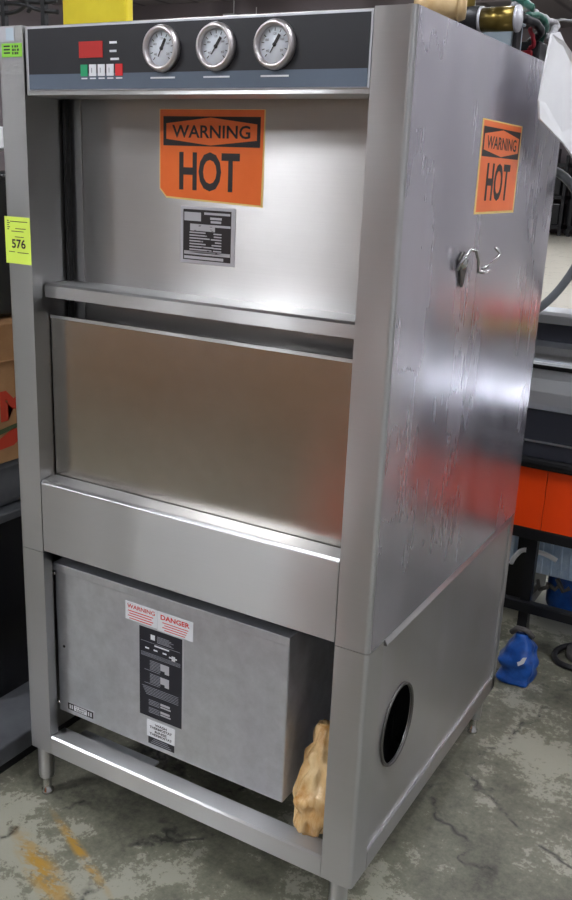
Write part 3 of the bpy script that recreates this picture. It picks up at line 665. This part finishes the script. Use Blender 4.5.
# blue scuffed jug
b = MB(); nr, ns = 30, 44; vs = []
for i in range(nr):
    t = i / (nr - 1); r = .058 if t < .55 else .058 - (t - .55) * .085
    if i == 0: r *= .85
    for k in range(ns):
        a = 2 * PI * k / ns; sq = 1 / max(abs(math.cos(a)), abs(math.sin(a))) ** .6
        w = 1 + .05 * math.sin(3 * a + 7 * t) + .04 * math.sin(19 * t) + .2 * noise.noise(Vector((math.cos(a) * 1.5, math.sin(a) * 1.5, t * 5)))
        vs.append((.935 + r * sq * w * math.cos(a), 1.335 + r * sq * w * math.sin(a), .175 * t))
fs = [(i * ns + k, i * ns + (k + 1) % ns, (i + 1) * ns + (k + 1) % ns, (i + 1) * ns + k) for i in range(nr - 1) for k in range(ns)] + [tuple(reversed(range(ns))), tuple(range((nr - 1) * ns, nr * ns))]
b.add(vs, fs, 'bluejug', True); jug = thing('blue_bag', 'scuffed blue plastic bag standing on the floor behind the dishwasher leg', 'bag'); b.build('bag_body', jug)
b = MB(); b.poly(lambda u, v, d: Vector((u, 1.268 - d, v)), [(.95, .085), (.968, .10), (.975, .125), (.962, .12), (.955, .105), (.945, .098)], 'white', .001); b.build('printed_mark', jug, label='white worn print'); b = MB(); b.tube([(.90, 1.33, .17), (.92, 1.32, .195), (.95, 1.33, .19), (.97, 1.34, .165)], .010, 'greyplastic', 8); b.build('bag_neck', jug, label='grey twisted neck')

# ------------------------------------------------------------------ left side
b = MB(); b.box(-1.1, -.12, -.35, .95, .03, .085, 'platgrey')
pl = thing('platform_cart', 'low black platform with a grey top left of the dishwasher', 'platform'); b.build('deck', pl, .005)
b = MB(); b.box(-1.09, -.13, -.345, .945, .0, .03, 'blackmetal'); b.build('skirt', pl)
b = MB(); b.box(-1.05, -.31, .15, .90, .085, .64, 'cabinet'); b.box(-1.06, -.30, .14, .91, .64, .665, 'platgrey')
tag(b.build('cabinet', None, .004), 'glossy black cabinet standing on the low platform', 'cabinet')
b = MB(); b.box(-1.0, -.34, .18, .85, .665, .805, 'platgrey'); tag(b.build('tray', None, .02), 'dark grey closed case between black cabinet and cardboard box', 'case')
b = MB(); x = -.33
b.box(-.95, x, .20, .80, .805, 1.20, 'carton'); b.box(-.95, x + .006, .195, .80, 1.095, 1.10, 'carton')
cb = b.build('cardboard_box', None, .006); tag(cb, 'brown cardboard box with red lettering behind the left post', 'box')
fc = sidef(x + .0005); b = MB(); b.text('IMPORT', fc, .222, .72, .925, 1.015, 'cartonred', .001, .05)
b.poly(fc, [(.21, .885), (.50, .925), (.50, .935), (.21, .90)], 'cartongreen', .001); b.poly(fc, [(.22, .845), (.30, .85), (.36, .885), (.30, .90), (.24, .875)], 'cartonred', .001); b.build('printing', cb)
b = MB(); b.box(-1.0, -.36, .22, .30, 1.205, 1.66, 'cabinet'); b.box(-.98, -.40, .30, .8, 1.205, 1.60, 'cabinet'); tag(b.build('monitor', None, .01), 'black boxy appliance on top of the cardboard box', 'appliance')
b = MB(); b.box(-.95, -.40, .32, .75, 1.662, 1.72, 'whitesheet'); tag(b.build('tray', None, .004), 'white tray on top of the black appliance at left', 'tray')

# ------------------------------------------------------------------ background
yc = thing('steel_column', 'yellow painted building column rising behind the dishwasher', 'column', (0, 0, 0))
p0 = along(62, 10, 5.0); p1 = along(126, 10, 5.0)
b = MB(); b.box(p0.x, p1.x, 5.0, 5.1, .02, ZC - .02, 'yellow'); b.build('shaft', yc, .02)
b = MB(); b.box(p0.x - .1, p1.x + .1, 4.9, 5.2, 0, .02, 'blackmetal'); b.build('base_plate', yc)
# far racks
rk = thing('storage_rack', 'black storage rack far away across the pale floor', 'rack', (0, 0, 0), 'far racks')
for x in (0, 2.4):
    for y in (0, .9): b = MB(); b.box(x, x + .1, y, y + .1, 0, 1.75, 'blackmetal'); b.build('upright', rk)
for z in (.15, .8, 1.5):
    b = MB(); b.box(0, 2.5, 0, 1, z, z + .08, 'blackmetal'); b.build('shelf', rk)
bx = MB()
for x0, x1, z0, z1 in ((.12, .9, .23, .75), (1.0, 2.35, .23, .7), (.15, 1.3, .88, 1.4), (1.4, 2.3, .88, 1.45), (.3, 2.0, 1.58, 1.9)): bx.box(x0, x1, .05, .9, z0, z1, 'cabinet')
bx.build('stored_crates', rk, .02)
rk.location = (-8.6, 29.7, 0); rk.scale = (1, 1, 1.45)
for k, x in enumerate((-5.9, -3.2)): dup(rk, (x, 29.7, 0))
# frame rack at upper left, seen above the dishwasher
fr_ = thing('shelf_frame', 'black tubular shelf frames stacked high at the far left', 'shelf', (0, 0, 0))
for k, pl_ in enumerate(([(-10, 3, 7), (20, 4, 7), (40, 10, 7), (58, 12, 7)], [(-10, 14, 7), (15, 12, 7), (30, 2, 7)], [(10, -4, 7), (34, 2, 7), (56, 1, 7)], [(22, -5, 7), (30, 6, 7), (28, 12, 7)])):
    b = MB(); b.tube([p for p in wire(seen(pl_), .02, '')], .026, 'blackmetal', 8); b.build('tube_frame', fr_)
for k in (0, 1):
    p = along(4 + 40 * k, 2, 7.0); b = MB(); b.box(p.x - .03, p.x + .03, 6.97, 7.03, 0, p.z + .05, 'blackmetal'); b.build('upright', fr_)

# ------------------------------------------------------------------ in front of the machine (behind the camera; added for their reflections in the steel)
pal = thing('added_pallet_load', 'unseen pallet of brown cartons added for its reflection in the dishwasher', 'pallet', (-1.6, -4.0, 0), 'unseen carton pallets added for reflection')
b = MB()
for k in range(7): b.box(0, 1.2, .03 + k * .16, .13 + k * .16, .10, .12, 'wood')
for x in (0, .56, 1.12): b.box(x, x + .08, .03, 1.1, 0, .10, 'wood')
b.build('pallet', pal)
for i in range(3):
    for j in range(2):
        b = MB(); b.box(.01 + .4 * i, .395 + .4 * i, .05, 1.05, .122 + .36 * j, .475 + .36 * j, 'carton'); b.build('carton', pal, .005)
for x, y in ((-3.0, -4.05), (-.2, -3.95)): dup(pal, (x, y, 0))
b = MB(); b.box(-.25, .1, -2.1, -1.8, .0, .20, 'orangepanel'); tag(b.build('added_tote_box', None, .02), 'unseen orange tote added for its glow in the lower door', 'tote')  # unseen tote added for the orange reflection low on the door

w = bpy.data.worlds.new('world'); bpy.context.scene.world = w; w.use_nodes = True
w.node_tree.nodes['Background'].inputs[0].default_value = (.5, .5, .52, 1); w.node_tree.nodes['Background'].inputs[1].default_value = .3
